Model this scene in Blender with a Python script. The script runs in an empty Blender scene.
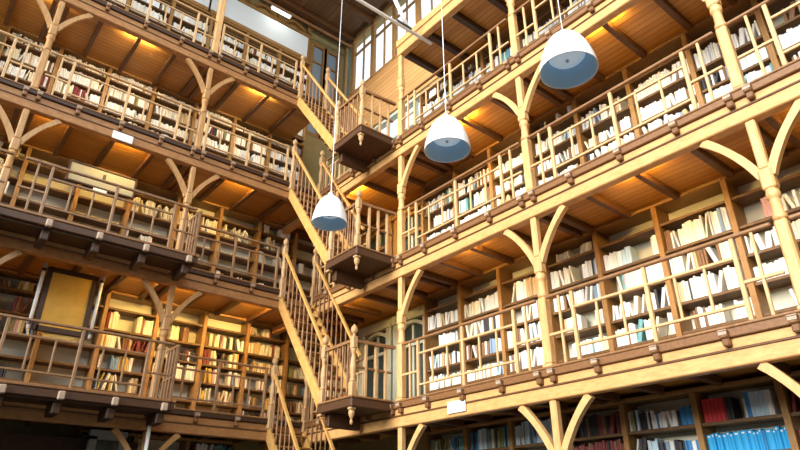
import bpy, math, random
from mathutils import Vector, Matrix
random.seed(7)
scene = bpy.context.scene
COL = scene.collection
PI = math.pi

# ------------------------------------------------------------------ layout (metres)
CAM = Vector((0, 0, 1.6))
TILT, YAW, FPX = math.atan(.495), math.atan(553 / 678), 608.0
XP, YP = 6.29, 7.67          # front plane of the long wall's galleries / line of the corner post
YL = 10.58                   # front plane of the stair wall's galleries
YF = 9.95                    # front of the bays that jut out on that wall
XB, YB = 7.6, 12.15          # bookcase fronts
XW, YW = 7.97, 12.52         # wall faces
BAY, CASE, STEP = 2.95, .983, 2.5
Z = [0.0, 3.32, 5.82, 8.32, 10.82]

# ------------------------------------------------------------------ materials
def nodes(name):
    m = bpy.data.materials.new(name); m.use_nodes = True
    nt = m.node_tree
    return m, nt, nt.nodes['Principled BSDF']

def wood(name, a, b, rough=.5, scale=(1, 1, 1), grain=9.0, spec=.35):
    m, nt, p = nodes(name)
    tc = nt.nodes.new('ShaderNodeTexCoord'); mp = nt.nodes.new('ShaderNodeMapping')
    nz = nt.nodes.new('ShaderNodeTexNoise'); rp = nt.nodes.new('ShaderNodeValToRGB')
    mp.inputs['Scale'].default_value = scale
    nz.inputs['Scale'].default_value = grain; nz.inputs['Detail'].default_value = 5
    nz.inputs['Roughness'].default_value = .6
    rp.color_ramp.elements[0].position = .3; rp.color_ramp.elements[1].position = .72
    rp.color_ramp.elements[0].color = (*a, 1); rp.color_ramp.elements[1].color = (*b, 1)
    nt.links.new(tc.outputs['Object'], mp.inputs['Vector']); nt.links.new(mp.outputs[0], nz.inputs['Vector'])
    nt.links.new(nz.outputs['Fac'], rp.inputs['Fac']); nt.links.new(rp.outputs[0], p.inputs['Base Color'])
    bp = nt.nodes.new('ShaderNodeBump'); bp.inputs['Strength'].default_value = .12; bp.inputs['Distance'].default_value = .01
    nt.links.new(nz.outputs['Fac'], bp.inputs['Height']); nt.links.new(bp.outputs[0], p.inputs['Normal'])
    p.inputs['Roughness'].default_value = rough; p.inputs['Specular IOR Level'].default_value = spec
    return m

def planks(name, a, b, axis, width=.11):
    """boards running along the other horizontal axis; 'axis' is the one they are counted on"""
    m, nt, p = nodes(name)
    N, L = nt.nodes.new, nt.links.new
    tc = N('ShaderNodeTexCoord'); sp = N('ShaderNodeSeparateXYZ'); L(tc.outputs['Object'], sp.inputs[0])
    dv = N('ShaderNodeMath'); dv.operation = 'DIVIDE'; dv.inputs[1].default_value = width; L(sp.outputs[axis], dv.inputs[0])
    fl = N('ShaderNodeMath'); fl.operation = 'FLOOR'; L(dv.outputs[0], fl.inputs[0])
    fr = N('ShaderNodeMath'); fr.operation = 'FRACT'; L(dv.outputs[0], fr.inputs[0])
    wn = N('ShaderNodeTexWhiteNoise'); wn.noise_dimensions = '1D'; L(fl.outputs[0], wn.inputs['W'])
    mp = N('ShaderNodeMapping'); s = [1.2, 1.2, 1.2]; s['XYZ'.index(axis)] = 14; mp.inputs['Scale'].default_value = s
    L(tc.outputs['Object'], mp.inputs[0])
    nz = N('ShaderNodeTexNoise'); nz.inputs['Scale'].default_value = 1.5; nz.inputs['Detail'].default_value = 4; L(mp.outputs[0], nz.inputs['Vector'])
    ad = N('ShaderNodeMath'); ad.operation = 'MULTIPLY_ADD'; ad.inputs[1].default_value = .45; L(wn.outputs['Value'], ad.inputs[0])
    hf = N('ShaderNodeMath'); hf.operation = 'MULTIPLY'; hf.inputs[1].default_value = .6; L(nz.outputs['Fac'], hf.inputs[0]); L(hf.outputs[0], ad.inputs[2])
    rp = N('ShaderNodeValToRGB'); rp.color_ramp.elements[0].position = .15; rp.color_ramp.elements[1].position = .85
    rp.color_ramp.elements[0].color = (*a, 1); rp.color_ramp.elements[1].color = (*b, 1); L(ad.outputs[0], rp.inputs[0])
    gp = N('ShaderNodeMath'); gp.operation = 'GREATER_THAN'; gp.inputs[1].default_value = .08; L(fr.outputs[0], gp.inputs[0])
    mx = N('ShaderNodeMix'); mx.data_type = 'RGBA'; mx.inputs['A'].default_value = (a[0]*.35, a[1]*.35, a[2]*.35, 1)
    L(gp.outputs[0], mx.inputs['Factor']); L(rp.outputs[0], mx.inputs['B']); L(mx.outputs['Result'], p.inputs['Base Color'])
    bp = N('ShaderNodeBump'); bp.inputs['Strength'].default_value = .5; bp.inputs['Distance'].default_value = .008
    L(gp.outputs[0], bp.inputs['Height']); L(bp.outputs[0], p.inputs['Normal'])
    p.inputs['Roughness'].default_value = .45
    return m

def plain(name, c, rough=.6, metal=0, spec=.4, var=.06, emit=None, es=1.0):
    m, nt, p = nodes(name)
    tc = nt.nodes.new('ShaderNodeTexCoord'); nz = nt.nodes.new('ShaderNodeTexNoise'); nz.inputs['Scale'].default_value = 6
    rp = nt.nodes.new('ShaderNodeValToRGB')
    rp.color_ramp.elements[0].color = (*[max(0, x * (1 - var)) for x in c], 1)
    rp.color_ramp.elements[1].color = (*[min(1, x * (1 + var)) for x in c], 1)
    nt.links.new(tc.outputs['Object'], nz.inputs['Vector']); nt.links.new(nz.outputs['Fac'], rp.inputs[0])
    nt.links.new(rp.outputs[0], p.inputs['Base Color'])
    p.inputs['Roughness'].default_value = rough; p.inputs['Metallic'].default_value = metal; p.inputs['Specular IOR Level'].default_value = spec
    if emit:
        p.inputs['Emission Color'].default_value = (*emit, 1); p.inputs['Emission Strength'].default_value = es
    return m

M = {
 'beam': wood('honey_oak', (.50, .26, .085), (.66, .38, .15), .5, (1, 1, 3)),
 'post': wood('pale_oak', (.52, .29, .105), (.70, .43, .19), .45, (3, 3, .6)),
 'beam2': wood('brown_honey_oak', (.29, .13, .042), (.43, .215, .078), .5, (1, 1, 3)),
 'post_shade': wood('shaded_post_oak', (.36, .19, .068), (.52, .30, .12), .45, (3, 3, .6)),
 'rail_shade': wood('shaded_rail_oak', (.20, .105, .048), (.32, .18, .085), .45, (2, 2, 2)),
 'cap2': wood('newel_oak', (.40, .24, .11), (.55, .35, .17), .45),
 'cap': wood('worn_oak', (.34, .25, .18), (.46, .35, .26), .5),
 'rail': wood('reddish_oak', (.20, .095, .038), (.31, .158, .066), .45, (2, 2, 2)),
 'baluster': wood('baluster_oak', (.47, .29, .13), (.63, .42, .21), .45, (3, 3, 1)),
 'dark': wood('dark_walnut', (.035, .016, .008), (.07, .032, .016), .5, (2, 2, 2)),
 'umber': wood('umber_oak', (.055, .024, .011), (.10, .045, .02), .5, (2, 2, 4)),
 'fascia': wood('mahogany', (.15, .066, .024), (.24, .112, .042), .45, (2, 2, 4)),
 'joist': wood('brown_oak', (.09, .038, .012), (.15, .066, .022), .5, (2, 2, 2)),
 'case': wood('bookcase_oak', (.25, .125, .035), (.37, .20, .065), .5, (3, 3, 1)),
 'shelf': wood('shelf_oak', (.105, .052, .018), (.175, .092, .033), .5, (2, 2, 2)),
 'stringer': wood('stair_oak', (.50, .27, .075), (.66, .39, .13), .4, (2, 1, 1)),
 'plankX': planks('deck_boards_long_wall', (.38, .155, .018), (.58, .28, .05), 'X'),
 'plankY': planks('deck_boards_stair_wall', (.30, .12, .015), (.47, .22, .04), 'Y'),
 'plankZ': planks('wall_boards', (.42, .20, .06), (.60, .33, .12), 'Z', .14),
 'ceilX': planks('ceiling_boards', (.12, .06, .022), (.23, .125, .05), 'X', .16),
 'backing': plain('cream_backing', (.68, .66, .52), .7),
 'wall': plain('olive_plaster', (.30, .24, .10), .8, var=.2),
 'white': plain('white_paint', (.80, .82, .80), .5),
 'paleboard': plain('pale_blue_white_paint', (.66, .72, .73), .6, var=.02),
 'sage': plain('pale_sage_paint', (.33, .34, .26), .6),
 'greywall': plain('grey_paint', (.30, .32, .33), .7),
 'enamel': plain('white_enamel', (.86, .88, .90), .25, spec=.5, var=.01),
 'blue_inner': plain('pale_blue_enamel', (.50, .70, .86), .35, var=.02),
 'diffuser': plain('frosted_glass', (.70, .84, .95), .3, var=.02, emit=(.62, .82, 1), es=.28),
 'steel': plain('galvanised_steel', (.62, .65, .68), .4, .6),
 'black': plain('black_iron', (.02, .02, .022), .5),
 'paper': plain('white_paper', (.86, .86, .84), .8, var=.01),
 'ochre': plain('ochre_panel', (.62, .36, .05), .6, var=.22),
 'green_frame': plain('grey_green_paint', (.48, .52, .42), .5),
 'floor': plain('grey_carpet', (.16, .15, .14), .9, var=.2),
 'tube': plain('lit_tube', (1, .8, .5), .5, emit=(1, .62, .2), es=6),
 'whitetube': plain('lit_white_tube', (1, 1, .95), .5, emit=(1, .97, .85), es=6),
 'pages': plain('page_paper', (.74, .69, .56), .8),
 'inkmark': plain('grey_ink', (.12, .12, .13), .8),
}
def glass(name, col, rough=.05):
    m, nt, p = nodes(name)
    p.inputs['Base Color'].default_value = (*col, 1); p.inputs['Transmission Weight'].default_value = 1
    p.inputs['Roughness'].default_value = rough; p.inputs['IOR'].default_value = 1.05
    return m
M['glass'] = glass('clear_glass', (.93, .97, 1))
M['blueglass'] = glass('blue_glass', (.36, .58, .86))
M['darkglass'] = plain('dark_glazing', (.045, .06, .055), .12, spec=.6)
M['greyglass'] = plain('grey_glazing', (.26, .33, .38), .15, spec=.6)

BOOKS = {  # colour word -> colour
 'white': (.82, .82, .80), 'ivory': (.80, .76, .64), 'cream': (.76, .69, .50), 'pale grey': (.60, .62, .62), 'tan': (.50, .36, .19),
 'brown': (.20, .105, .05), 'black': (.03, .03, .035), 'teal': (.13, .34, .36), 'slate blue': (.20, .30, .44), 'blue': (.04, .23, .50),
 'bright blue': (.02, .35, .72), 'red': (.55, .035, .04), 'maroon': (.20, .035, .035), 'olive': (.28, .27, .10), 'ochre': (.60, .40, .06), 'pink': (.62, .36, .34),
 'pale blue': (.50, .66, .76), 'dark green': (.05, .13, .08)}
BNAMES = list(BOOKS)
BM = [plain('book_cloth_' + k.replace(' ', '_'), BOOKS[k], .6, var=.12) for k in BNAMES]

# ------------------------------------------------------------------ mesh helpers
class MB:
    def __init__(s): s.v, s.f, s.mi = [], [], []
    def face(s, idx, mi=0): s.f.append(idx); s.mi.append(mi)
    def box(s, x0, x1, y0, y1, z0, z1, mi=0, bev=0.0):
        x0, x1 = min(x0, x1), max(x0, x1); y0, y1 = min(y0, y1), max(y0, y1); z0, z1 = min(z0, z1), max(z0, z1)
        b = min(bev, (x1-x0)*.3, (y1-y0)*.3, (z1-z0)*.3)
        n = len(s.v)
        if b <= 0:
            s.v += [(x, y, z) for z in (z0, z1) for y in (y0, y1) for x in (x0, x1)]
            for q in ((0, 2, 3, 1), (4, 5, 7, 6), (0, 1, 5, 4), (2, 6, 7, 3), (0, 4, 6, 2), (1, 3, 7, 5)):
                s.face([n + i for i in q], mi)
            return
        idx = {}
        for i, x in enumerate((x0, x1)):
            for j, y in enumerate((y0, y1)):
                for k, z in enumerate((z0, z1)):
                    dx, dy, dz = (b if i == 0 else -b), (b if j == 0 else -b), (b if k == 0 else -b)
                    for a, p in ((0, (x, y+dy, z+dz)), (1, (x+dx, y, z+dz)), (2, (x+dx, y+dy, z))):
                        idx[i, j, k, a] = len(s.v); s.v.append(p)
        I = idx
        for i in (0, 1):
            q = [I[i, 0, 0, 0], I[i, 1, 0, 0], I[i, 1, 1, 0], I[i, 0, 1, 0]]; s.face(q if i else q[::-1], mi)
            q = [I[0, i, 0, 1], I[0, i, 1, 1], I[1, i, 1, 1], I[1, i, 0, 1]]; s.face(q if i else q[::-1], mi)
            q = [I[0, 0, i, 2], I[1, 0, i, 2], I[1, 1, i, 2], I[0, 1, i, 2]]; s.face(q if i else q[::-1], mi)
        for i in (0, 1):
            for j in (0, 1):
                q = [I[i, j, 0, 0], I[i, j, 0, 1], I[i, j, 1, 1], I[i, j, 1, 0]]; s.face(q if i == j else q[::-1], mi)
                q = [I[i, 0, j, 0], I[i, 1, j, 0], I[i, 1, j, 2], I[i, 0, j, 2]]; s.face(q, mi)
                q = [I[0, i, j, 1], I[1, i, j, 1], I[1, i, j, 2], I[0, i, j, 2]]; s.face(q, mi)
                for k in (0, 1): s.face([I[i, j, k, 0], I[i, j, k, 1], I[i, j, k, 2]], mi)
    def prism(s, poly, a, b, mi=0):
        """poly: list of 3-D points (planar), swept by vector b-a"""
        n, k = len(s.v), len(poly)
        d = Vector(b) - Vector(a)
        s.v += [tuple(p) for p in poly] + [tuple(Vector(p) + d) for p in poly]
        s.face(list(range(n, n + k))[::-1], mi); s.face(list(range(n + k, n + 2*k)), mi)
        for i in range(k):
            j = (i + 1) % k; s.face([n+i, n+j, n+k+j, n+k+i], mi)
    def lathe(s, prof, seg=12, c=(0, 0, 0), mi=0, cap=True):
        n = len(s.v)
        for r, z in prof:
            for i in range(seg):
                a = 2*PI*i/seg; s.v.append((c[0]+r*math.cos(a), c[1]+r*math.sin(a), c[2]+z))
        for k in range(len(prof)-1):
            for i in range(seg):
                j = (i+1) % seg
                s.face([n+k*seg+i, n+k*seg+j, n+(k+1)*seg+j, n+(k+1)*seg+i], mi)
        if cap:
            s.face([n+i for i in range(seg)][::-1], mi); s.face([n+(len(prof)-1)*seg+i for i in range(seg)], mi)
    def sweep(s, pts, w, h, side, mi=0):
        """rectangular section (w along 'side', h across) along a polyline"""
        n = len(s.v); side = Vector(side).normalized(); pts = [Vector(p) for p in pts]
        hs = h if isinstance(h, (list, tuple)) else [h]*len(pts)
        for i, p in enumerate(pts):
            t = (pts[min(i+1, len(pts)-1)] - pts[max(i-1, 0)]).normalized(); u = t.cross(side).normalized()
            for a, b in ((-1, -1), (1, -1), (1, 1), (-1, 1)): s.v.append(tuple(p + side*(a*w/2) + u*(b*hs[i]/2)))
        for i in range(len(pts)-1):
            for k in range(4):
                l = (k+1) % 4; s.face([n+4*i+k, n+4*i+l, n+4*i+4+l, n+4*i+4+k], mi)
        s.face([n+3, n+2, n+1, n], mi); e = n+4*(len(pts)-1); s.face([e, e+1, e+2, e+3], mi)
    def tube(s, a, b, r, seg=10, mi=0):
        a, b = Vector(a), Vector(b); t = (b-a).normalized()
        u = t.cross(Vector((0, 0, 1)) if abs(t.z) < .9 else Vector((1, 0, 0))).normalized(); w = t.cross(u); n = len(s.v)
        for p in (a, b):
            for i in range(seg): q = p + (u*math.cos(2*PI*i/seg) + w*math.sin(2*PI*i/seg))*r; s.v.append(tuple(q))
        for i in range(seg):
            j = (i+1) % seg; s.face([n+i, n+j, n+seg+j, n+seg+i], mi)
        s.face([n+i for i in range(seg)][::-1], mi); s.face([n+seg+i for i in range(seg)], mi)
    def mesh(s, name, mats, origin=(0, 0, 0), smooth=False):
        o = origin
        me = bpy.data.meshes.new(name)
        me.from_pydata([(x-o[0], y-o[1], z-o[2]) for x, y, z in s.v], [], s.f)
        for m in (mats if isinstance(mats, (list, tuple)) else [mats]): me.materials.append(m)
        me.polygons.foreach_set('material_index', s.mi)
        if smooth: me.polygons.foreach_set('use_smooth', [True]*len(s.f))
        me.update(); fix(me)
        return me
    def build(s, name, mats, parent=None, origin=(0, 0, 0), smooth=False):
        return link(name, s.mesh(name, mats, origin, smooth), parent)

import bmesh
def fix(me):
    bm = bmesh.new(); bm.from_mesh(me); bmesh.ops.recalc_face_normals(bm, faces=bm.faces); bm.to_mesh(me); bm.free()

def link(name, me, parent=None, loc=(0, 0, 0), rz=0.0):
    o = bpy.data.objects.new(name, me); COL.objects.link(o); o.parent = parent
    o.location = loc; o.rotation_euler = (0, 0, rz)
    return o
def tag(o, label, cat, group=None, kind=None):
    o['label'] = label; o['category'] = cat
    if group: o['group'] = group
    if kind: o['kind'] = kind
    return o
def thing(name, label, cat, loc=(0, 0, 0), rz=0.0, group=None):
    return tag(link(name, None, None, loc, rz), label, cat, group)
def struct(name, mb, mat, smooth=False):
    o = mb.build(name, mat, None, (0, 0, 0), smooth); o['kind'] = 'structure'; return o
def copy_tree(o, parent=None):
    c = o.copy(); COL.objects.link(c)
    if parent is not None: c.parent = parent
    for ch in o.children: copy_tree(ch, c)
    return c

ORD = ['zeroth', 'first', 'second', 'third', 'fourth', 'fifth', 'sixth', 'seventh', 'eighth', 'ninth', 'tenth', 'eleventh', 'twelfth', 'thirteenth', 'fourteenth', 'fifteenth', 'sixteenth', 'seventeenth', 'eighteenth', 'nineteenth', 'twentieth']
def ordw(n):
    if n <= 20: return ORD[n]
    t = {2: 'twenty', 3: 'thirty', 4: 'forty', 5: 'fifty'}[n // 10]
    return t + '-' + ORD[n % 10] if n % 10 else {30: 'thirtieth', 40: 'fortieth', 50: 'fiftieth'}[n]
# how levels and walls are called in labels
LV = {0: 'ground floor', 1: 'lowest gallery', 2: 'second gallery', 3: 'third gallery', 4: 'top gallery'}
WN = {'R': 'long wall', 'L': 'stair wall'}

# frame of each wall: s runs along the front away from the corner, d into the wall
def P(side, s, d, z):
    return (XP + d, YP - s, z) if side == 'R' else (XP - s, YL + d, z)
def bx(mb, side, s0, s1, d0, d1, z0, z1, mi=0, bev=0.0):
    a, b = P(side, s0, d0, z0), P(side, s1, d1, z1)
    mb.box(a[0], b[0], a[1], b[1], a[2], b[2], mi, bev)
ROT = {'R': -PI/2, 'L': PI}      # local +x = along s

# ------------------------------------------------------------------ setting
mb = MB(); mb.box(-6, XW+.3, -4, YW+.3, -.2, 0); struct('floor', mb, M['floor'])
# long wall with openings: door/window column near the corner, clerestory on top
mb = MB()
def wallR(y0, y1, z0, z1): mb.box(XW, XW+.25, y0, y1, z0, z1)
wallR(-4, 8.62, 0, 12.95)
wallR(12.44, YW+.25, 0, 15.2); wallR(8.62, 12.44, 0, 8.75); wallR(8.62, 12.44, 11.2, 12.95); wallR(10.9, 12.44, 8.75, 11.2)
wallR(-4, 12.44, 15.05, 15.2)
struct('wall_right', mb, M['wall'])
mb = MB(); mb.box(XW-.03, XW, 8.3, 12.44, 11.22, 12.93); struct('wall_panelling', mb, M['plankZ'])
mb = MB(); mb.box(-6, 6.75, YW, YW+.25, 0, 15.2); mb.box(7.8, XW+.25, YW, YW+.25, 0, 15.2)
mb.box(6.75, 7.8, YW, YW+.25, 0, 11.4); mb.box(6.75, 7.8, YW, YW+.25, 14.7, 15.2)
struct('wall_back', mb, M['wall'])
mb = MB(); mb.box(-6, XW+.25, -4.25, -4, 0, 15.2); struct('wall_front', mb, M['greywall'])
mb = MB(); mb.box(-6.25, -6, -4, YW, 0, 4.2); struct('wall_left', mb, M['greywall'])
# boarded ceiling round the open skylight
mb = MB()
mb.box(4.9, XW+.25, -4, YW+.25, 15.2, 15.35); mb.box(-6.2, 4.9, 9.6, YW+.25, 15.2, 15.35)
struct('ceiling', mb, M['ceilX'])
mb = MB()
for i in range(9):
    y = 12.0 - i*1.0
    mb.box(4.9, XW, y-.07, y+.07, 14.98, 15.2)
for i in range(12):
    x = 4.4 - i*.95
    mb.box(x-.07, x+.07, 9.6, YW, 14.98, 15.2)
mb.box(4.85, 5.05, -4, 9.6, 14.9, 15.2); mb.box(-6, 4.85, 9.5, 9.7, 14.9, 15.2)
struct('trim_1', mb, M['joist'])
# arched timber ribs on the upper stair wall
mb = MB()
for i in range(9):
    x = 6.62 - i*.98
    mb.box(x-.06, x+.06, YW-.12, YW, 13.3, 15.2)
    if i:
        pts = [(x + .98*t, YW-.06, 14.45 + .55*math.sin(PI*t)**.6) for t in [k/10 for k in range(11)]]
        mb.sweep(pts, .1, .09, (0, 1, 0))
mb.box(-6, 6.7, YW-.16, YW, 14.62, 14.74)
struct('trim_2', mb, M['case'])

# clerestory windows along the long wall, one unit a metre
def window(n, x0, x1, y0, y1, z0, z1, mat, frame, along, cols=2, transom=(.72,)):
    mb = MB(); t = .05
    if along == 'Y':
        for y in (y0, y1): mb.box(x0-.04, x1, y-.035, y+.035, z0, z1)
        for k in range(1, cols): y = y0+(y1-y0)*k/cols; mb.box(x0, x1, y-.014, y+.014, z0, z1)
        for z in (z0+.02, z1-.02): mb.box(x0-.03, x1, y0, y1, z-.04, z+.04)
        for f in transom: z = z0+(z1-z0)*f; mb.box(x0, x1, y0, y1, z-.025, z+.025)
    else:
        for x in (x0, x1): mb.box(x-.06, x+.06, y0-.04, y1, z0, z1)
        for k in range(1, cols): x = x0+(x1-x0)*k/cols; mb.box(x-.02, x+.02, y0, y1, z0, z1)
        for z in (z0+.03, z1-.03): mb.box(x0, x1, y0-.03, y1, z-.05, z+.05)
        for f in transom: z = z0+(z1-z0)*f; mb.box(x0, x1, y0, y1, z-.025, z+.025)
    o = struct('window_%d' % n, mb, frame)
    g = MB()
    if along == 'Y': g.box((x0+x1)/2-.004, (x0+x1)/2+.004, y0+.06, y1-.06, z0+.06, z1-.06)
    else: g.box(x0+.06, x1-.06, (y0+y1)/2-.004, (y0+y1)/2+.004, z0+.06, z1-.06)
    g.build('pane', mat, o)
    return o
wn = 1
for i in range(8):
    y1 = 11.95 - i*1.0
    window(wn, XW-.01, XW+.05, y1-.92, y1, 12.95, 15.05, M['glass'], M['case'], 'Y', 2, (.70,)); wn += 1
window(wn, XW-.01, XW+.05, 12.03, 12.40, 12.95, 15.05, M['blueglass'], M['case'], 'Y', 1, ()); wn += 1
for k in range(2):
    window(wn, 6.8+k*.5, 7.26+k*.5, YW+.02, YW+.12, 11.4, 14.7, M['greyglass'], M['case'], 'X', 1, (.8,)); wn += 1
# tall windows behind the corner of the third gallery
for k in range(2):
    window(wn, XW+.02, XW+.12, 8.68+k*1.12, 9.72+k*1.12, 8.8, 11.15, M['glass'], M['green_frame'], 'Y', 2, (.3, .7)); wn += 1
# glazed doors behind the corner of the two lower galleries
dn = 1
for lv, fr in ((1, 'green_frame'), (2, 'case')):
    for k in range(2):
        y0 = 8.78 + k*1.2; y1 = y0 + .95; zt = Z[lv] + 2.1
        mb = MB()
        for y in (y0, y1): mb.box(XW-.16, XW, y-.09, y+.09, Z[lv], zt, bev=.01)
        mb.box(XW-.18, XW, y0-.12, y1+.12, zt, zt+.18, bev=.01)
        mb.box(XW-.12, XW, y0, y1, Z[lv]+1.55, Z[lv]+1.62)
        pts = [(XW-.1, y0+(y1-y0)*t, zt-.22+.18*math.sin(PI*t)) for t in [i/10 for i in range(11)]]
        mb.sweep(pts, .08, .07, (1, 0, 0))
        o = struct('door_%d' % dn, mb, M[fr]); dn += 1
        g = MB(); g.box(XW-.05, XW-.01, y0+.09, y1-.09, Z[lv]+.1, zt); g.build('pane', M['darkglass'], o)
        g = MB(); g.box(XW-.08, XW-.02, (y0+y1)/2-.03, (y0+y1)/2+.03, Z[lv]+.1, zt-.1); g.box(XW-.08, XW-.02, y0+.09, y1-.09, Z[lv]+.04, Z[lv]+.5); g.build('sash', M['green_frame'], o)

# ------------------------------------------------------------------ galleries
JS = .7
def gallery(side, lv, s0, s1, depth, thin_from=None, jut=None):
    """deck, edge beam, fascia, joists and joist ends of one gallery"""
    zd = Z[lv]; fh = .065 if side == 'R' else .05
    root = thing('gallery', '%s on the %s, timber walkway on brackets and posts' % (LV[lv].replace('gallery', 'gallery floor'), WN[side]), 'gallery', P(side, 0, 0, zd), 0, 'timber galleries')
    O = root.location
    mb = MB(); bx(mb, side, s0, s1, .0, depth, zd-.13, zd-.02)
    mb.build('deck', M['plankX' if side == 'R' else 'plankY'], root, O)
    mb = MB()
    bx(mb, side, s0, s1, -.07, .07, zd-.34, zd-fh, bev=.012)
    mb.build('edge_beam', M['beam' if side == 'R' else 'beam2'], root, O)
    mb = MB(); bx(mb, side, s0, s1, -.085, -.07, zd-.19, zd-.165, bev=.004); mb.build('beam_moulding', M['joist'], root, O)
    f0 = s0
    fs = [(s0, s1)]
    mb = MB()
    for a, b in fs:
        bx(mb, side, a, b, -.11, .02, zd-fh, zd+.025, bev=.008)
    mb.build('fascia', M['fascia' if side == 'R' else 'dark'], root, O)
    mb = MB()
    for a, b in fs: bx(mb, side, a, b, -.12, .03, zd+.025, zd+.055, bev=.008)
    mb.build('base_rail', M['rail'], root, O)
    # joists, one every 0.7 m or so, doubled at the posts
    jm = em = None
    k0 = math.ceil((s0+.05) / (BAY/4)); k1 = math.floor((s1-.05) / (BAY/4))
    pos = []
    for k in range(k0, k1+1):
        s = k*BAY/4
        pos += [s-.105, s+.105] if k % 4 == 0 else [s]
    pos = [p for p in pos if s0+.05 < p < s1-.05]
    mb = MB(); bx(mb, side, -.045, .045, .05, depth-.37, zd-.235, zd-.128, bev=.012); jm = mb.mesh('joist', M['joist'], O)
    mb = MB(); bx(mb, side, -.04, .04, -.17, -.10, zd-.075, zd+.0, bev=.012)
    bx(mb, side, -.036, .036, -.145, -.07, zd-.15, zd-.065, bev=.012); em = mb.mesh('joist_end', M['fascia'], O)
    mb = MB(); bx(mb, side, -.041, .041, -.175, -.169, zd-.045, zd-.01, bev=.002); bx(mb, side, -.042, .042, -.175, -.11, zd-.004, zd+.006); cm = mb.mesh('end_cap', M['cap'], O)
    for s in pos:
        off = Vector(P(side, s, 0, 0)) - Vector(P(side, 0, 0, 0))
        link('joist', jm, root, off)
        e = link('joist_end', em, root, off); link('end_cap', cm, e)
    return root

GR = {}
for lv in (1, 2, 3): GR[lv] = gallery('R', lv, -4.6, 8.6, XB+.3-XP)
for lv in (1, 2, 3, 4): gallery('L', lv, .1, 8.6, YB+.3-YL)
# roof gallery over the third gallery of the long wall
root = thing('gallery', 'top gallery floor of the long wall, overhanging the third gallery', 'gallery', P('R', 0, 0, Z[4]), 0, 'timber galleries')
O = root.location
mb = MB(); bx(mb, 'R', -.06, 8.6, 0, XB+.3-XP, Z[4]-.13, Z[4]-.02); mb.build('deck', M['plankX'], root, O)
mb = MB(); bx(mb, 'R', -.06, 8.6, -.07, .07, Z[4]-.34, Z[4]-.1, bev=.012); mb.build('edge_beam', M['beam'], root, O)
mb = MB(); bx(mb, 'R', -.06, 8.6, -.1, .02, Z[4]-.12, Z[4]+.05, bev=.01); mb.build('fascia', M['beam'], root, O)
mb = MB(); bx(mb, 'R', -.06, .06, .05, XB-.07-XP, Z[4]-.27, Z[4]-.128, bev=.012); jm = mb.mesh('joist', M['dark'], O)
for k in range(0, 12): link('joist', jm, root, (0, -k*BAY/4, 0))

# bays that jut out from the two lower galleries of the stair wall
def jut_bay(lv):
    zd = Z[lv]; s0, s1 = 2.86, 8.6; dj = YF-YL
    root = thing('balcony', 'shadowed balcony bay jutting out from the %s of the stair wall' % LV[lv], 'balcony', P('L', s0, dj, zd))
    O = root.location
    mb = MB(); bx(mb, 'L', s0, s1, dj, -.16, zd-.13, zd-.02); mb.build('deck', M['dark'], root, O)  # shade of the unlit underside put into the dark deck and fascia colours
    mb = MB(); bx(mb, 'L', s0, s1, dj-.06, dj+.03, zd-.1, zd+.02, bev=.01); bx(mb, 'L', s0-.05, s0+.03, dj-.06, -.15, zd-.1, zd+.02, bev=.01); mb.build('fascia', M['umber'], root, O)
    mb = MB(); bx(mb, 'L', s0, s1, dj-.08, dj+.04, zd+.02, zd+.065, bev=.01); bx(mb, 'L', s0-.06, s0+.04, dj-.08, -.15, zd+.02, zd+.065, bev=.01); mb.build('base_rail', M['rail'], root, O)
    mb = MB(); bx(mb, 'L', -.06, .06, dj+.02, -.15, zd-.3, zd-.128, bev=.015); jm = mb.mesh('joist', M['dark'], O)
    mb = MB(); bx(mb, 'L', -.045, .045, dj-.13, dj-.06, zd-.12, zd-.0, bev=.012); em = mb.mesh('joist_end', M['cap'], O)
    for k in range(8):
        off = Vector(P('L', s0 + .12 + k*.735, 0, 0)) - Vector(P('L', 0, 0, 0))
        loc = off + Vector(P('L', 0, 0, zd)) - Vector(O) - (Vector(P('L', 0, 0, zd)) - Vector(O))
        link('joist', jm, root, off); link('joist_end', em, root, off)
for lv in (1, 2): jut_bay(lv)

# ------------------------------------------------------------------ balustrades
def bal_meshes():
    L0, L1 = .085, BAY-.085
    T = [.48, BAY/2, BAY-.48]
    m = {}
    mb = MB(); mb.box(L0, L1, -.028, .028, .93, .97, bev=.01); m['handrail'] = (mb.mesh('handrail', M['rail']), [(0, 0, 0)])
    mb = MB(); mb.box(T[0]+.02, T[1]-.02, -.017, .017, .705, .737, bev=.005); m['mid_rail'] = (mb.mesh('mid_rail', M['baluster']), [(0, 0, 0), (T[1]-T[0], 0, 0)])
    mb = MB(); mb.box(T[0]+.02, T[1]-.02, -.017, .017, .217, .247, bev=.005); m['lower_rail'] = (mb.mesh('lower_rail', M['baluster']), [(0, 0, 0), (T[1]-T[0], 0, 0)])
    mb = MB(); mb.box(L0, T[0]-.02, -.018, .018, .43, .465, bev=.006); m['side_rail'] = (mb.mesh('side_rail', M['baluster']), [(0, 0, 0), (T[2]-L0+.02, 0, 0)])
    mb = MB(); mb.box(-.023, .023, -.023, .023, .06, .93, bev=.006); m['upright'] = (mb.mesh('upright', M['baluster']), [(t, 0, 0) for t in T])
    mb = MB(); mb.box(-.016, .016, -.016, .016, .06, .93, bev=.004); m['slim_upright'] = (mb.mesh('slim_upright', M['baluster']), [(.28, 0, 0), (BAY-.28, 0, 0)])
    mb = MB(); mb.box(-.014, .014, -.014, .014, .245, .705, bev=.004)
    q = (T[1]-T[0])/3
    m['baluster'] = (mb.mesh('baluster', M['baluster']), [(T[0]+q, 0, 0), (T[0]+2*q, 0, 0), (T[1]+q, 0, 0), (T[1]+2*q, 0, 0)])
    return m
BALM = bal_meshes()
BSTD = None
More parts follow.
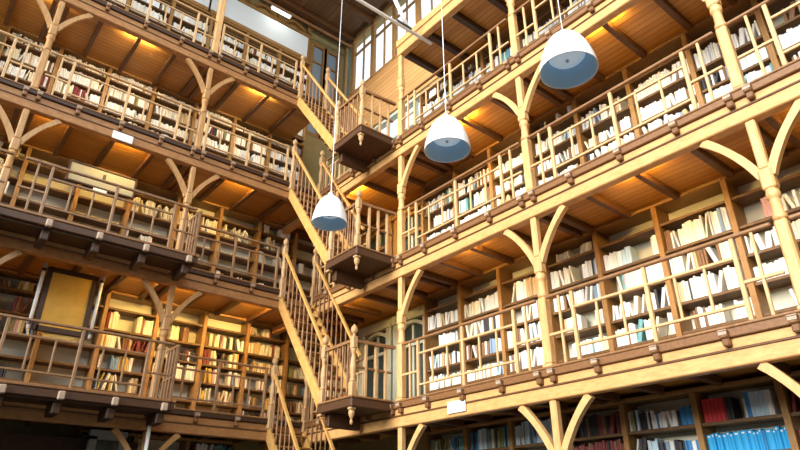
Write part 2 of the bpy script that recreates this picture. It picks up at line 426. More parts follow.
def balustrade(side, lv, k, d=-.055, label=None, s_off=0.0):
    global BSTD
    if BSTD is None:
        BSTD = thing('balustrade', '', 'balustrade')
        for n, (me, locs) in BALM.items():
            for l in locs: link(n, me, BSTD, l)
        r = BSTD
    else: r = copy_tree(BSTD)
    r.location = P(side, k*BAY + s_off, d, Z[lv]); r.rotation_euler = (0, 0, ROT[side])
    where = {-2: 'far behind the stair', -1: 'behind the stair landing', 0: 'beside the corner post', 1: 'one bay out from the corner post', 2: 'two bays out from the corner post'}[k]
    tag(r, label or 'openwork oak railing of the %s, %s, %s' % (LV[lv], WN[side], where), 'railing', 'gallery balustrades')
for lv in (1, 2, 3):
    for k in ((0, 1, 2) if lv < 3 else (0, 1, 2)): balustrade('R', lv, k)
for lv in (3, 4):
    for k in (0, 1, 2):
        if k: balustrade('L', lv, k)
for lv in (1, 2):
    for k in (0, 1):
        balustrade('L', lv, k+1, YF-YL+.0, 'openwork oak railing of the jutting balcony, %s, %s' % (LV[lv], 'at its stair end' if k == 0 else 'its outer length'), -.09)
# shorter railing pieces: between the first post and the stair head, and behind the landing
def short_rail(side, lv, s0, s1, label, d=-.055, step=.33):
    r = thing('balustrade', label, 'railing', P(side, s0, d, Z[lv]), ROT[side], 'short railings'); L = s1-s0
    mb = MB(); mb.box(0, L, -.028, .028, .93, .97, bev=.01); mb.build('handrail', M['rail'], r)
    mb = MB(); mb.box(0, L, -.017, .017, .705, .737, bev=.005); mb.build('mid_rail', M['baluster'], r)
    mb = MB(); mb.box(0, L, -.017, .017, .217, .247, bev=.005); mb.build('lower_rail', M['baluster'], r)
    n = max(2, round(L/step))
    for i in range(n+1):
        x = .03 + (L-.06)*i/n
        full = i % 3 == 0 or i == n
        link('upright' if full else 'baluster', BALM['upright' if full else 'baluster'][0], r, (x, 0, 0))
for lv in (1, 2, 3, 4):
    short_rail('L', lv, .93, BAY-.09, 'oak railing between stair head and first post, %s, stair wall' % LV[lv])
for lv in (1, 2, 3):
    short_rail('R', lv, -2.8, -1.05, 'oak railing half hidden behind the stair landing of the %s' % LV[lv], .03, .2)
for lv in (1, 2):   # return of the jutting balcony
    r = thing('balustrade', 'short return railing at the balcony end, %s of the stair wall' % LV[lv], 'railing', P('L', 2.86, YF-YL+.04, Z[lv]), PI/2, 'short railings')
    L = .5
    mb = MB(); mb.box(0, L, -.035, .035, .925, .975, bev=.012); mb.build('handrail', M['rail'], r)
    mb = MB(); mb.box(0, L, -.018, .018, .43, .465, bev=.006); mb.build('mid_rail', M['baluster'], r)
    for x in (.03, .17, .31, .45): link('upright', BALM['upright'][0], r, (x, 0, 0))

# railings of the two lower stair-wall galleries: shade painted in as darker oak
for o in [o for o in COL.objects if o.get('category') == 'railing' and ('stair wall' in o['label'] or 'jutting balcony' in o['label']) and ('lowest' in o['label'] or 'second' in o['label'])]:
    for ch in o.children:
        ch.material_slots[0].link = 'OBJECT'; ch.material_slots[0].material = M['rail_shade']

for o in [o for o in COL.objects if o.get('category') == 'railing' and 'stair wall' in o['label'] and ('third' in o['label'] or 'top gallery' in o['label'])]:
    for ch in o.children:
        if ch.name.startswith('handrail'): ch.material_slots[0].link = 'OBJECT'; ch.material_slots[0].material = M['baluster']

# ------------------------------------------------------------------ posts with curved braces
def brace_pts(sg, h):
    a, c, b = Vector((0.045*sg, 0, h-.68)), Vector((.2*sg, 0, h-.3)), Vector((.52*sg, 0, h-.01))
    return [a*(1-t)**2 + c*2*t*(1-t) + b*t*t for t in [i/10 for i in range(11)]]
PM = {}
def post_meshes(h):
    mb = MB()
    mb.box(-.075, .075, -.075, .075, .02, .10, bev=.012); mb.box(-.06, .06, -.06, .06, .10, .98, bev=.018)
    sh = mb.mesh('shaft', M['post'])
    mb = MB(); mb.lathe([(.058, .98), (.07, 1.0), (.07, 1.03), (.054, 1.06), (.052, 1.2), (.054, h-.94), (.072, h-.92), (.072, h-.89), (.058, h-.83)], 8)
    up = mb.mesh('column', M['post'], smooth=True)
    mb = MB(); mb.box(-.068, .068, -.064, .064, h-.84, h-.6, bev=.02); mb.box(-.05, .05, -.05, .05, h-.6, h, bev=.015); cp = mb.mesh('capital', M['post'])
    br = []
    for sg in (1, -1):
        mb = MB(); mb.sweep(brace_pts(sg, h), .075, [.085]*5+[.08, .08, .08, .085, .09, .1], (0, 1, 0)); br.append(mb.mesh('brace', M['post']))
    return sh, up, cp, br
def support_post(side, lv, k, label, h=STEP-.34, braces=(0, 1), d=0.0, base=None):
    if h not in PM: PM[h] = post_meshes(h)
    sh, up, cp, br = PM[h]
    loc = P(side, k*BAY, d, Z[lv] if base is None else base)
    r = thing('support_post', label, 'post', loc, ROT[side], 'gallery support posts')
    link('shaft', sh, r); link('column', up, r); link('capital', cp, r)
    for i in braces: link('brace', br[i], r)
    return r
PW = {0: 'corner post by the stair landings', 1: 'first post from the corner', 2: 'second post from the corner'}
for lv in (0, 1, 2, 3):
    for k in (0, 1, 2):
        h = STEP-.34 if lv else Z[1]-.34
        nm = 'oak post with %s, %s, %s, %s' % ('one curved brace' if k == 0 else 'two curved braces', WN['R'], LV[lv], PW[k])
        support_post('R', lv, k, nm if lv < 3 or k else 'plain oak post at the corner of the third gallery, beside the uppermost landing', h, ((0,) if lv < 3 else ()) if k == 0 else (0, 1))
for lv in (0, 1, 2, 3):
    for k in (1, 2):
        h = STEP-.34 if lv else Z[1]-.34
        nm = 'oak post with two curved braces, %s, %s, %s' % (WN['L'], LV[lv], PW[k].replace('from the corner', 'from the stair'))
        support_post('L', lv, k, nm, h)
for k in (1, 2):      # plain posts that carry on to the roof
    mb = MB(); mb.box(-.07, .07, -.07, .07, 0, 4.38, bev=.015); mb.box(-.09, .09, -.09, .09, 0, .1, bev=.01)
    r = mb.build('support_post', M['post']); r.location = P('L', k*BAY, 0, Z[4])
    tag(r, 'plain oak post rising to the roof, top gallery, %s' % ('nearer the stair' if k == 1 else 'farther from the stair'), 'post', 'gallery support posts')

for o in [o for o in COL.objects if o.get('category') == 'post' and 'stair wall' in o['label']]:  # stair-wall posts recoloured darker, their shade put into the wood
    for ch in o.children: ch.material_slots[0].link = 'OBJECT'; ch.material_slots[0].material = M['post_shade']

# ------------------------------------------------------------------ stairs and landings
X0, X1 = 5.47, 6.2
def turned(h, r=.017, seg=8):
    return [(r*1.1, 0), (r*1.1, .12*h), (r*.7, .16*h), (r*1.35, .3*h), (r*1.0, .42*h), (r*.62, .5*h), (r*.9, .6*h), (r*.62, .76*h), (r*1.1, .82*h), (r*1.1, h)]
mb = MB(); mb.lathe(turned(.86), 8); TB = mb.mesh('baluster', M['rail'], smooth=True)
def newel_mesh(drop):
    mb = MB()
    mb.box(-.05, .05, -.05, .05, -.14, .28, bev=.012)
    mb.lathe([(.042, .28), (.052, .3), (.035, .34), (.05, .5), (.04, .62), (.028, .7), (.045, .78), (.045, .8)], 12)
    mb.box(-.048, .048, -.048, .048, .8, 1.0, bev=.012)
    mb.lathe([(.03, 1.0), (.022, 1.03), (.05, 1.07), (.056, 1.11), (.045, 1.15), (.018, 1.18), (.008, 1.2)], 12)
    if drop: mb.lathe([(.004, -.36), (.02, -.34), (.024, -.31), (.014, -.28), (.035, -.24), (.048, -.2), (.046, -.16), (.03, -.14)], 12)
    return mb.mesh('newel', M['cap2'], smooth=False)
NW, NWD = newel_mesh(False), newel_mesh(True)
def stair(lv):
    """flight from gallery lv of the stair wall down to the landing of the level below"""
    za, zb = Z[lv], (Z[lv-1] if lv > 1 else .0)
    ya = YL-.07; yb = 8.70 if lv > 1 else YL-.07-1.82*3.32/2.5
    up = {4: 'top gallery down to the third-level landing', 3: 'third gallery down to the second-level landing', 2: 'second gallery down to the lowest landing', 1: 'lowest gallery down to the ground floor'}[lv]
    r = thing('staircase', 'steep oak stair with turned balusters, from %s' % up, 'stairs', (X0, ya, za))
    O = r.location
    n = round((za-zb)/.227); 
    dirv = Vector((0, yb-ya, zb-za)); 
    for x in (X0, X1):
        mb = MB(); mb.sweep([(x, ya+.02, za-.16), (x, yb, zb+.02)], .05, .19, (1, 0, 0)); mb.build('stringer', M['stringer'], r, O)
        mb = MB(); mb.sweep([(x, ya, za+.93), (x, yb+.02, zb+.97)], .05, .042, (1, 0, 0)); mb.build('handrail', M['rail'] if 0 else M['stringer'], r, O)
    for i in range(1, n):
        t = i/n
        y = ya+(yb-ya)*t; z = za+(zb-za)*t
        mb = MB(); mb.box(X0+.02, X1-.02, y-.02, y+.22 if i > 1 else y+.1, z-.035, z, bev=.006); mb.build('tread', M['case'], r, O)
        for x in (X0, X1):
            link('baluster', TB, r, Vector((x, y, z+.02)) - Vector(O))
    for x in (X0, X1): link('newel', NW, r, Vector((x, ya-.03, za)) - Vector(O))
for lv in (4, 3, 2, 1): stair(lv)
LN = {3: 'uppermost', 2: 'middle', 1: 'lowest'}
for lv in (3, 2, 1):
    z = Z[lv]; xa, ya, yb = 5.42, 7.8, 8.72
    r = thing('stair_landing', '%s square stair landing with ball-topped newel, jutting from the corner post' % LN[lv], 'landing', (xa, ya, z)); O = r.location
    mb = MB(); mb.box(xa, XP-.14, ya, yb, z-.09, z-.01, bev=.004); mb.build('deck', M['umber'], r, O)
    mb = MB(); mb.box(xa-.04, XP-.14, ya-.05, ya+.05, z-.1, z+.03, bev=.01); mb.box(xa-.05, xa+.05, ya-.04, yb, z-.1, z+.03, bev=.01); mb.build('edge_board', M['umber'], r, O)
    mb = MB(); mb.box(xa-.06, XP-.14, ya-.07, ya+.06, z+.03, z+.065, bev=.01); mb.box(xa-.07, xa+.06, ya-.05, yb-.02, z+.03, z+.065, bev=.01); mb.build('base_rail', M['rail'], r, O)
    mb = MB(); mb.box(xa+.1, XP-.14, yb-.14, yb-.02, z-.3, z-.09, bev=.01); mb.build('bearer', M['umber'], r, O)
    link('newel', NWD, r, (.02, .03, 0))
    mb = MB(); mb.sweep([(xa+.05, ya+.03, z+.93), (XP-.07, ya-.03, z+.93)], .06, .05, (0, 1, 0)); mb.sweep([(xa+.02, ya+.05, z+.93), (xa+.02, yb-.08, z+.93)], .06, .05, (1, 0, 0)); mb.build('handrail', M['rail'], r, O)
    mb = MB(); mb.box(xa+.05, XP-.09, ya, ya+.04, z+.5, z+.535, bev=.005); mb.build('mid_rail', M['rail'], r, O)
    for i in range(5): link('baluster', TB, r, (.02, .18+i*.15, .06))
    for i in range(3): link('upright', BALM['upright'][0], r, (.25+i*.2, .02, 0))
    link('newel', NW, r, (.02, yb-ya-.04, 0))

# ------------------------------------------------------------------ bookcases
def case_meshes(H, shelves, depth=.33):
    W = CASE
    mb = MB(); mb.box(0, .035, -.03, depth, 0, H, bev=.006); mb.box(-.002, .037, -.045, -.03, 0, H, bev=.004); up = mb.mesh('upright', M['case'])
    mb = MB(); mb.box(.036, W-.036, 0, depth-.02, -.03, 0, bev=.004); mb.box(.036, W-.036, -.012, 0, -.036, .004, bev=.004); sh = mb.mesh('shelf', M['shelf'])
    mb = MB(); mb.box(.036, W-.036, depth-.02, depth, 0, H); bk = mb.mesh('back_panel', M['backing'])
    mb = MB(); mb.box(0, W, -.05, depth, H, H+.05, bev=.008); co = mb.mesh('cornice', M['case'])
    mb = MB(); mb.box(.036, W-.036, -.01, .02, 0, shelves[0]-.03); pl = mb.mesh('plinth', M['shelf'])
    return dict(up=up, sh=sh, bk=bk, co=co, pl=pl, shelves=shelves, H=H)
SH = [.12, .50, .88, 1.25, 1.63, 2.04]
CM = {'std': case_meshes(2.31, SH), 'low': case_meshes(3.12-.05, [.12, .5, .88, 1.25, 1.62, 1.99, 2.34, 2.70]), 'top': case_meshes(2.6, SH + [2.36])}
CASES = []
# a negative scale is avoided: the stair wall's bookcases are built from mirrored copies
for k in list(CM):
    c = CM[k]; d2 = dict(c)
    for n in ('up', 'sh', 'bk', 'co', 'pl'):
        me = c[n].copy(); me.transform(Matrix.Diagonal((1, -1, 1, 1))); me.flip_normals(); d2[n] = me
    CM[k+'_L'] = d2
def bookcase(side, lv, i, s0, kind):
    c = CM[kind + ('_L' if side == 'L' else '')]
    dd = (XB-XP) if side == 'R' else (YB-YL)
    lab = 'oak bookcase %s, %s from the corner, %s, %s' % ({('L', 2): 'with mostly bare shelves', ('L', 1): 'with half-filled mixed shelves', ('L', 0): 'in deep shade', ('R', 0): 'of coloured volumes'}.get((side, lv), 'crowded with pale books'), ordw(i), WN[side], LV[lv])
    r = thing('bookcase', lab, 'bookcase', P(side, s0, dd, Z[lv]), ROT[side], 'bookcases on the walls')
    link('upright', c['up'], r); link('upright', c['up'], r, (CASE-.035, 0, 0))
    for z in c['shelves']: link('shelf', c['sh'], r, (0, 0, z))
    link('back_panel', c['bk'], r); link('cornice', c['co'], r); link('plinth', c['pl'], r)
    CASES.append((side, lv, i, s0, dd, c))
SR0 = YP - 8.54          # first upright on the long wall at Y = 8.54
SL0 = XP - 6.6           # first upright on the stair wall at X = 6.6
NR = {0: 7, 1: 7, 2: 8, 3: 8}
for lv in (0, 1, 2, 3):
    for i in range(NR[lv]): bookcase('R', lv, i+1, SR0 + i*CASE, 'std' if lv else 'low')
for lv in (1, 2, 3, 4):
    for i in range({1: 7, 2: 8, 3: 7, 4: 7}[lv]): bookcase('L', lv, i+1, SL0 + (i-(lv < 3))*CASE, 'top' if lv == 4 else 'std')
for i in (1, 2, 3): bookcase('L', 0, i+1, SL0 + i*CASE, 'low')

# ------------------------------------------------------------------ books
# per wall and level: chance that a shelf run is filled, colours with weights, height range
PALE = [('white', 40), ('ivory', 22), ('pale grey', 12), ('cream', 8), ('tan', 5), ('brown', 5), ('teal', 3), ('black', 4), ('slate blue', 3), ('pale blue', 4), ('pink', 1)]
OLD = [('ivory', 34), ('white', 48), ('cream', 12), ('tan', 5), ('brown', 3), ('pale grey', 10), ('olive', 2), ('black', 1), ('maroon', 1)]
MIX = [('cream', 20), ('ivory', 18), ('white', 14), ('tan', 12), ('brown', 12), ('ochre', 5), ('black', 8), ('maroon', 5), ('slate blue', 4), ('olive', 4), ('pink', 4)]
BLUE = [('slate blue', 14), ('teal', 18), ('pale grey', 18), ('white', 10), ('blue', 14), ('black', 8), ('pale blue', 12), ('maroon', 4), ('olive', 6), ('dark green', 6)]
RED = [('maroon', 60), ('brown', 25), ('black', 15)]
CYAN = [('bright blue', 88), ('blue', 12)]
STYLE = {('R', 1): (.82, PALE), ('R', 2): (.95, PALE), ('R', 3): (.97, PALE), ('L', 1): (.6, MIX), ('L', 2): (.07, OLD), ('L', 3): (1.0, OLD), ('L', 4): (1.0, OLD), ('R', 0): (.9, BLUE), ('L', 0): (.7, BLUE)}
def pick(p):
    t = random.uniform(0, sum(w for _, w in p))
    for n, w in p:
        t -= w
        if t <= 0: return n
    return p[-1][0]
recs = []      # (side, lv, case i, shelf index from the top, number along, s, d, z, thickness, height, depth, lean, colour)
for side, lv, ci, s0, dd, c in CASES:
    fill, pal = STYLE[side, lv]
    shv = c['shelves']; n = len(shv)
    for j, zs in enumerate(shv):
        row = n - j
        zt = (shv[j+1]-.03 if j+1 < n else c['H'])
        gap = zt - zs
        if lv == 0 and zs < 1.9: continue
        fl, pp = fill, pal
        if lv in (1, 2) and row == 1:
            fl = .12 if side == 'R' else .0
        if side == 'R' and lv == 3 and row == 1: fl = .3
        if side == 'L' and lv == 2 and row == 2 and ci in (4, 5): fl = .9
        if side == 'L' and lv == 1 and ci >= 6 and row > 2: fl = .35
        if side == 'L' and lv == 4 and row == 1: fl = .0
        if side == 'L' and lv == 1 and row in (5, 6): fl = .35
        tallmode = False
        if side == 'R' and lv == 0:
            if ci == 6: pp = CYAN if row == 2 else ([('bright blue', 40), ('red', 20), ('pale blue', 30), ('white', 20), ('black', 10)]); fl = 1
            if ci == 5: pp = BLUE + [('black', 20)]; fl = 1
            if ci >= 7: pp = RED; fl = 1
            if ci == 4: pp = [('brown', 50), ('maroon', 30), ('black', 20)]; fl = 1
        s, num = .045, 0
        end = CASE-.045
        base = random.uniform(.62, .9)*gap
        if side == 'L' and lv > 2: base = random.uniform(.72, .86)*gap
        if row == 1 and gap < .3: base = random.uniform(.6, .85)*gap
        runcol = None; left = 0
        if random.random() > fl + .25 and fl < .9: continue
        while s < end-.02:
            if left <= 0:
                left = random.randint(3, 9)
                if random.random() > fl:
                    s += random.uniform(.08, .35); left = 0
                    if s > end-.05: break
                    left = random.randint(2, 6)
                runcol = pick(pp); base = min(gap-.03, max(.12, base*random.uniform(.85, 1.15)))
            left -= 1
            t = random.choice((.02, .024, .028, .033, .04, .05))*(1.25 if pp is not CYAN else 1.5)
            if s + t > end: break
            col = runcol if random.random() < .55 else pick(pp)
            h = min(gap-.025, base*random.uniform(.88, 1.06)); dp = min(.26, max(.13, h*random.uniform(.68, .8)))
            lean = 0.0
            if random.random() < (.14 if side == 'R' or lv < 3 else .07) and s + t + .09 < end: lean = random.choice((-1, 1))*random.uniform(.12, .3)
            num += 1
            if lean:
                w = t*math.cos(lean) + h*abs(math.sin(lean))
                if s + w > end: lean = 0; 
            w = t if not lean else t*math.cos(lean) + h*abs(math.sin(lean))
            sb = s if lean >= 0 else s + h*abs(math.sin(lean))
            recs.append([side, lv, ci, row, num, s0+sb, dd + random.uniform(.015, .04), Z[lv]+zs+.002, t, h, dp, lean, col])
            s += w + random.choice((0, 0, .001, .003))
# red, black and pale-blue box files seen on the top shelf of the ground floor
recs = [r for r in recs if not (r[0] == 'R' and r[1] == 0 and r[2] == 6 and r[3] == 1)]
s = .06; num = 0
row1 = [('red', .05, .27, 5), ('maroon', .03, .27, 1), ('black', .035, .26, 2), (None, .12, 0, 1), ('pale grey', .03, .22, 1), ('blue', .045, .29, 1), ('pale blue', .035, .28, 5), ('white', .03, .28, 2)]
s0 = SR0 + 5*CASE
for col, t, h, n in row1:
    for q in range(n):
        if col:
            num += 1; recs.append(['R', 0, 6, 1, num, s0+s, XB-XP+.02, 2.702, t, h, .22, 0.0, col])
        s += t+.001

def book_poly(t, dp):      # outline seen from above: rounded spine at d = 0
    c = min(.012, t*.35)
    return [(0, c), (t*.22, c*.3), (t*.5, 0), (t*.78, c*.3), (t, c), (t, dp), (0, dp)]
def book_pts(r, poly, z0, z1):
    side, lv, ci, row, num, s, d, zb, t, h, dp, lean, col = r
    ca, sa = math.cos(lean), math.sin(lean); out = []
    zl = t*math.sin(-lean) if lean < 0 else 0
    for z in (z0, z1):
        for a, b in poly:
            ss = s + a*ca + z*sa; zz = zb + z*ca - a*sa + (t*sa if lean > 0 else 0)
            out.append(P(side, ss, d+b, zz))
    return out
def add_prism(mb, pts, mi):
    n, k = len(mb.v), len(pts)//2
    mb.v += pts; mb.face(list(range(n, n+k))[::-1], mi); mb.face(list(range(n+k, n+2*k)), mi)
    for i in range(k): j = (i+1) % k; mb.face([n+i, n+j, n+k+j, n+k+i], mi)

# ------------------------------------------------------------------ smaller things
def pendant(x, y, z, label, r=.26):
    t = thing('pendant_lamp', label, 'lamp', (x, y, z), 0, 'hanging dome lamps')
    pr = [(r, 0), (r*1.0, .015), (r*.96, .08), (r*.89, .16), (r*.79, .24), (r*.67, .31), (r*.53, .365), (r*.36, .40), (r*.18, .415), (.0005, .418)]
    mb = MB(); mb.lathe(pr, 40, cap=False); mb.lathe([(r, 0), (r*.97, -.002), (r*.965, .012)], 40, cap=False); mb.build('shade', M['enamel'], t, smooth=True)
    mb = MB(); mb.lathe([(r*.965, .012), (r*.91, .09), (r*.82, .17), (r*.7, .23), (r*.6, .26), (.0005, .27)], 40, cap=False); mb.build('inner_reflector', M['blue_inner'], t, smooth=True)
    mb = MB(); mb.lathe([(.0005, .125), (r*.3, .13), (r*.56, .145), (r*.64, .17), (r*.6, .2), (.0005, .21)], 32, cap=False); df = mb.build('diffuser', M['diffuser'], t, smooth=True)
    mb = MB(); mb.lathe([(.0005, .10), (.014, .103), (.018, .115), (.014, .13), (.0005, .135)], 16, cap=False); mb.build('bulb_cap', M['steel'], t, smooth=True)
    mb = MB(); mb.lathe([(.05, .405), (.05, .45), (.03, .48), (.012, .5)], 16); mb.build('cap', M['steel'], t, smooth=True)
    mb = MB(); mb.tube((0, 0, .48), (0, 0, 15.0-z), .0045, 8); mb.build('cable', M['steel'], t)
pendant(3.95, 2.40, 5.33, 'large white dome lamp hanging in front of the second post, nearest lamp', .262)
pendant(3.95, 4.02, 5.29, 'white dome lamp hanging between the nearest and the farthest lamp', .255)
pendant(3.95, 6.37, 5.30, 'white dome lamp hanging in front of the staircases, farthest of three', .245)

def sign(x0, x1, y0, y1, z0, z1, label, face):
    mb = MB(); mb.box(x0, x1, y0, y1, z0, z1, bev=.002); o = mb.build('sign', M['paper']); tag(o, label, 'sign', 'paper signs')
    k = MB()
    for i in range(2):
        z = z0 + (z1-z0)*(.62-.28*i)
        if face == 'Y': k.box(x0+(x1-x0)*.18, x1-(x1-x0)*.2, y0-.002, y0, z, z+.012)
        else: k.box(x0-.002, x0, y0+(y1-y0)*.18, y1-(y1-y0)*.2, z, z+.012)
    return o
sign(1.76, 2.12, YL-.10, YL-.086, Z[3]-.36, Z[3]-.2, 'white paper sign fixed to the beam of the third gallery, stair wall', 'Y')
sign(XP-.10, XP-.086, 6.16, 6.52, Z[1]-.29, Z[1]-.13, 'white paper sign on the lowest gallery beam, long wall', 'X')

# framed boards in front of the stair wall's shelves
def board(label, x0, x1, y, z0, z1, pan, name, fr=.05):
    t = thing(name, label, 'board', ((x0+x1)/2, y, z0)); O = t.location
    mb = MB(); mb.box(x0, x1, y, y+.03, z0, z1); mb.build('panel', M[pan], t, O)
    mb = MB()
    for a in (x0, x1): mb.box(a-fr, a+fr, y-.02, y+.04, z0-fr, z1+fr, bev=.008)
    for b in (z0, z1): mb.box(x0, x1, y-.02, y+.04, b-fr, b+fr, bev=.008)
    mb.build('frame', M['dark'], t, O)
    return t
t = board('tall ochre board in a dark frame with white tubes down both sides', 1.47, 2.20, 11.2, 4.50, 5.52, 'ochre', 'wall_board', .045)
for x in (1.37, 2.30):
    mb = MB(); mb.tube((x, 11.17, 4.45), (x, 11.17, 5.6), .028, 12); q = mb.build('side_tube', M['white'], t, t.location, smooth=True)
    mb = MB()
    for z in (4.52, 5.45): mb.tube((x, 11.17, z), (x, 11.17, z+.05), .04, 12); mb.box(x-.015, x+.015, 11.17, 11.22, z+.01, z+.04)
    mb.build('collar', M['black'], q, t.location)
t = board('long cream board in a dark frame above the second gallery railing', 1.33, 2.52, 11.3, 7.30, 7.70, 'sage', 'wall_board', .02)
mb = MB(); mb.box(1.92, 1.97, 11.27, 11.29, 7.48, 7.6, bev=.004); mb.build('latch', M['black'], t, t.location)
sign(1.80, 2.04, 11.26, 11.275, 7.17, 7.27, 'small white sign below the long cream board', 'Y')
t = thing('pipe', 'pale upright pipe below the lowest gallery of the stair wall', 'pipe', (3.28, 10.3, 0)); mb = MB(); mb.tube((0, 0, 0), (0, 0, 3.15), .03, 12); mb.build('tube', M['white'], t, smooth=True)
# grey doorway below the lowest gallery
mb = MB()
for x in (2.78, 3.26): mb.box(x-.06, x+.06, 11.5, 11.6, 0, 2.95)
mb.box(2.72, 3.32, 11.5, 11.6, 2.9, 3.05); o = struct('door_%d' % dn, mb, M['greywall'])
mb = MB(); mb.box(2.84, 3.2, 11.54, 11.58, 0, 2.9); mb.build('pane', M['darkglass'], o)
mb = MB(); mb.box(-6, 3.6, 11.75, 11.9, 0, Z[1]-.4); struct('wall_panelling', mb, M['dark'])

# white boards above the top bookcases, steel pipe and tube lamp
for i in range(3):
    x1 = 6.45 - i*BAY; x0 = x1 - BAY + .06
    mb = MB(); mb.box(x0, x1, YB-.02, YB+.02, 13.62, 14.36, bev=.006)
    t = thing('fascia_board', 'white board above the top bookcases, %s' % ('ending near the stair' if i == 0 else 'beyond the tall post' if i == 1 else 'farthest from the stair'), 'board', ((x0+x1)/2, YB, 13.62), 0, 'white boards'); mb.build('panel', M['paleboard'], t, t.location)
    mb = MB(); mb.box(x0, x1, YB-.04, YB+.04, 13.50, 13.62, bev=.01); mb.build('ledge', M['case'], t, t.location)
mb = MB(); mb.tube((-6, YB-.15, 14.75), (XW, YB-.15, 14.75), .045, 12); o = mb.build('pipe', M['rail']); tag(o, 'long brown pipe running below the ceiling above the white boards', 'pipe')
t = thing('ceiling_tube_lamp', 'lit white tube lamp hanging under the brown pipe', 'lamp', (5.45, YB-.15, 14.6))
mb = MB(); mb.tube((-.28, 0, 0), (.28, 0, 0), .035, 12); mb.build('tube', M['whitetube'], t, smooth=True)
mb = MB(); mb.box(-.32, .32, -.05, .05, .035, .07, bev=.008); mb.build('housing', M['white'], t)
mb = MB(); mb.tube((-.2, 0, .07), (-.2, 0, .13), .01); mb.tube((.2, 0, .07), (.2, 0, .13), .01); mb.build('bracket', M['steel'], t)
# steel tie bar crossing below the roof
t = thing('tie_bar', 'white steel tie bar reaching the top gallery edge by the windows', 'bar', (XP, 6.95, 10.43))
mb = MB(); mb.tube((-9, 0, 0), (.2, 0, 0), .035, 12); mb.build('bar', M['enamel'], t, smooth=True)
mb = MB(); mb.box(-.72, -.35, -.05, .05, .0, .06, bev=.01); mb.build('clamp', M['black'], t)
mb = MB(); mb.tube((-.42, 0, .05), (-.85, 0, .75), .04, 10); mb.build('strut', M['enamel'], t, smooth=True)

# warm tubes tucked behind the edge beams
def warm(side, lv, s, power, col=None):
    col = col or ((1, .78, .46) if lv == 4 else (1, .62, .18))
    zc = Z[lv]-.16
    t = thing('strip_light', 'warm strip light behind the beam under the %s, %s' % (LV[lv], WN[side]), 'lamp', P(side, s, .16, zc), ROT[side], 'strip lights under the %s of the %s' % (LV[lv], WN[side]))
    mb = MB(); mb.tube((-.3, 0, 0), (.3, 0, 0), .018, 10); mb.build('tube', M['tube'], t, smooth=True)
    mb = MB(); mb.box(-.33, -.3, -.025, .025, -.02, .03, bev=.004); mb.box(.3, .33, -.025, .025, -.02, .03, bev=.004); mb.build('holder', M['dark'], t)
    l = bpy.data.lights.new('strip_glow', 'AREA'); l.shape = 'RECTANGLE'; l.size = .6; l.size_y = .06; l.energy = power; l.color = col
    o = bpy.data.objects.new('strip_glow', l); COL.objects.link(o)
    p = Vector(P(side, s, .2, zc-.02)); q = Vector(P(side, s, 1.25, zc-.28)); o.location = p
    o.rotation_euler = (q-p).to_track_quat('-Z', 'Y').to_euler()
WARM = [('L', 4, 1.6, 30), ('L', 4, 4.4, 34), ('L', 4, 6.0, 10), ('L', 3, 1.8, 26), ('L', 3, 4.2, 30), ('L', 3, 5.6, 14), ('L', 2, 1.1, 46), ('L', 2, 2.4, 46), ('L', 2, 3.3, 22),
        ('R', 3, 1.4, 40), ('R', 2, 1.4, 22), ('R', 2, 4.4, 28), ('R', 2, 6.6, 22), ('R', 3, 4.4, 12), ('R', 3, -1.8, 26), ('R', 2, -1.8, 8)]
for a in WARM: warm(*a)

# glow of the tube lamp, and a second added light farther along, without fixture
for x in (5.45, 2.5):
    l = bpy.data.lights.new('tube_and_fill_glow', 'AREA'); l.shape = 'RECTANGLE'; l.size = .6; l.size_y = .08; l.energy = 4; l.color = (1, .97, .9)
    o = bpy.data.objects.new('tube_and_fill_glow', l); COL.objects.link(o); o.location = (x, YB-.45, 14.5)
    o.rotation_euler = (Vector((x, YB+.1, 11.8))-o.location).to_track_quat('-Z', 'Y').to_euler()

# ------------------------------------------------------------------ camera
cam = bpy.data.cameras.new('camera'); co = bpy.data.objects.new('camera', cam); COL.objects.link(co)
cam.sensor_width = 36; cam.lens = FPX*36/800; cam.clip_end = 200
co.location = CAM; co.rotation_euler = (PI/2 + TILT, 0, -YAW); scene.camera = co
fw = Vector((math.sin(YAW)*math.cos(TILT), math.cos(YAW)*math.cos(TILT), math.sin(TILT)))
rt = Vector((math.cos(YAW), -math.sin(YAW), 0)); upv = rt.cross(fw)
def proj(p):
    d = Vector(p)-CAM; z = d.dot(fw)
    return 400+FPX*d.dot(rt)/z, 225-FPX*d.dot(upv)/z

# ------------------------------------------------------------------ which books show largest: those become objects
bpy.context.view_layer.update()
dg = bpy.context.evaluated_depsgraph_get()
cand = []
for n, r in enumerate(recs):
    poly = [(0, 0), (r[8], 0)]
    q = [proj(p) for p in book_pts(r, poly, 0, r[9])]
    x0 = min(p[0] for p in q); x1 = max(p[0] for p in q); y0 = min(p[1] for p in q); y1 = max(p[1] for p in q)
    if x1 < 4 or x0 > 796 or y1 < 4 or y0 > 446: continue
    a, b, d, c = q      # bottom two, top two
    area = abs((b[0]-a[0])*(d[1]-a[1]) - (b[1]-a[1])*(d[0]-a[0]))
    cand.append((area, n))
cand.sort(reverse=True)
vis = []
for area, n in cand[:1500]:
    r = recs[n]; hit = 0
    for fz in (.35, .6, .85, .97):
        for ft in (.3, .7):
            p = Vector(book_pts(r, [(r[8]*ft, -.002)], 0, r[9]*fz)[1]); d = p-CAM; L = d.length
            ok = not scene.ray_cast(dg, CAM, d/L, distance=L-.01)[0]
            x, y = proj(p)
            hit += ok and 0 < x < 800 and 0 < y < 450
    if hit: vis.append((area*hit/8, n))
vis.sort(reverse=True)
single = {n: k for k, (a, n) in enumerate(vis[:300])}
rest = MB()
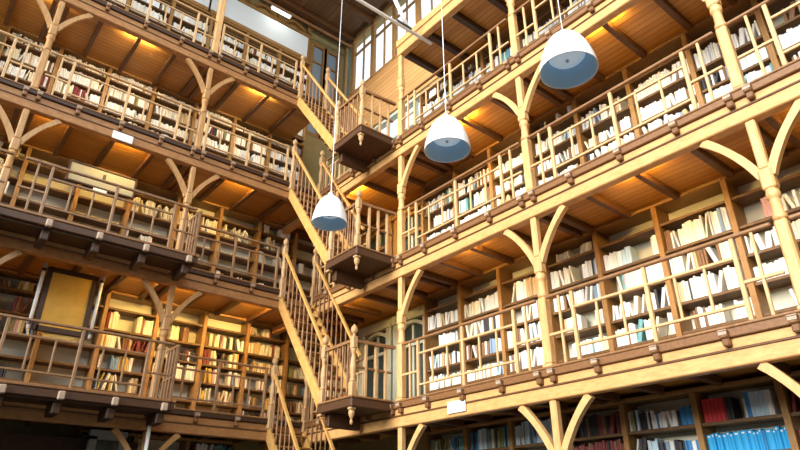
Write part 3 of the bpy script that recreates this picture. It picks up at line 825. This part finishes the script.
for n, r in enumerate(recs):
    side, lv, ci, row, num, s, d, zb, t, h, dp, lean, col = r
    if n not in single:
        add_prism(rest, book_pts(r, book_poly(t, dp), 0, h), BNAMES.index(col)); continue
    org = P(side, s, d, zb)
    lab = '%s%s book, %s on %s shelf, %s bookcase from corner, %s, %s' % ('leaning ' if lean else '', col, ordw(num), 'topmost' if row == 1 else ordw(row)+'-highest', ordw(ci), LV[lv], WN[side])
    mb = MB(); pv = book_poly(t, dp)
    if single[n] < 80:     # boards and spine, with the page block as a part
        b = min(.004, t*.15)
        outer = [pv[0], pv[1], pv[2], pv[3], pv[4], (t, dp), (t-b, dp), (t-b, pv[4][1]+b), (b, pv[0][1]+b), (b, dp), (0, dp)]
        o2 = book_pts(r, outer, 0, h); add_prism(mb, o2, 0)
        o = mb.build('book', BM[BNAMES.index(col)], None, org)
        pg = MB(); add_prism(pg, book_pts(r, [(b, pv[0][1]+b), (t-b, pv[0][1]+b), (t-b, dp-.006), (b, dp-.006)], .004, h-.006), 0); pg.build('page_block', M['pages'], o, org)
    else:
        add_prism(mb, book_pts(r, pv, 0, h), 0); o = mb.build('book', BM[BNAMES.index(col)], None, org)
    if side == 'R' and lv == 0 and col == 'bright blue':
        tb = MB(); add_prism(tb, book_pts(r, [(t*.28, -.004), (t*.72, -.004), (t*.72, .004), (t*.28, .004)], h*.86, h*.93), 0); tb.build('label_tab', M['paper'], o, org)
    o.location = org
    tag(o, lab, 'book', 'books on %s of the %s' % (LV[lv], WN[side]))
o = rest.build('books', BM); tag(o, 'the many farther books filling the shelves of every gallery', 'books', None, 'stuff')
print('books', len(recs), 'single', len(single))

# ------------------------------------------------------------------ light
w = bpy.data.worlds.new('sky'); scene.world = w; w.use_nodes = True
bg = w.node_tree.nodes['Background']; bg.inputs[0].default_value = (.88, .94, 1, 1); bg.inputs[1].default_value = 1.5
def area(name, loc, target, sx, sy, power, col):
    l = bpy.data.lights.new(name, 'AREA'); l.shape = 'RECTANGLE'; l.size = sx; l.size_y = sy; l.energy = power; l.color = col
    o = bpy.data.objects.new(name, l); COL.objects.link(o); o.location = loc
    o.rotation_euler = (Vector(target)-Vector(loc)).to_track_quat('-Z', 'Y').to_euler()
# daylight of the tall windows opposite the long wall
l = bpy.data.lights.new('hazy_daylight', 'SUN'); l.energy = 7.0; l.angle = math.radians(34); l.color = (1, .96, .88)
o = bpy.data.objects.new('hazy_daylight', l); COL.objects.link(o); o.location = (-8, 5, 9)
o.rotation_euler = Vector((1, .12, -.33)).to_track_quat('-Z', 'Y').to_euler()

# added fill light before the solid end wall, brightening the upper stair-wall shelves
area('end_fill', (1.0, -3.8, 12.6), (1.6, 11, 10.6), 7, 3.2, 1150, (.95, .98, 1))

vs = scene.view_settings
vs.view_transform = 'Standard'; vs.look = 'None'; vs.gamma = 1; vs.use_curve_mapping = False; vs.exposure = 0.0
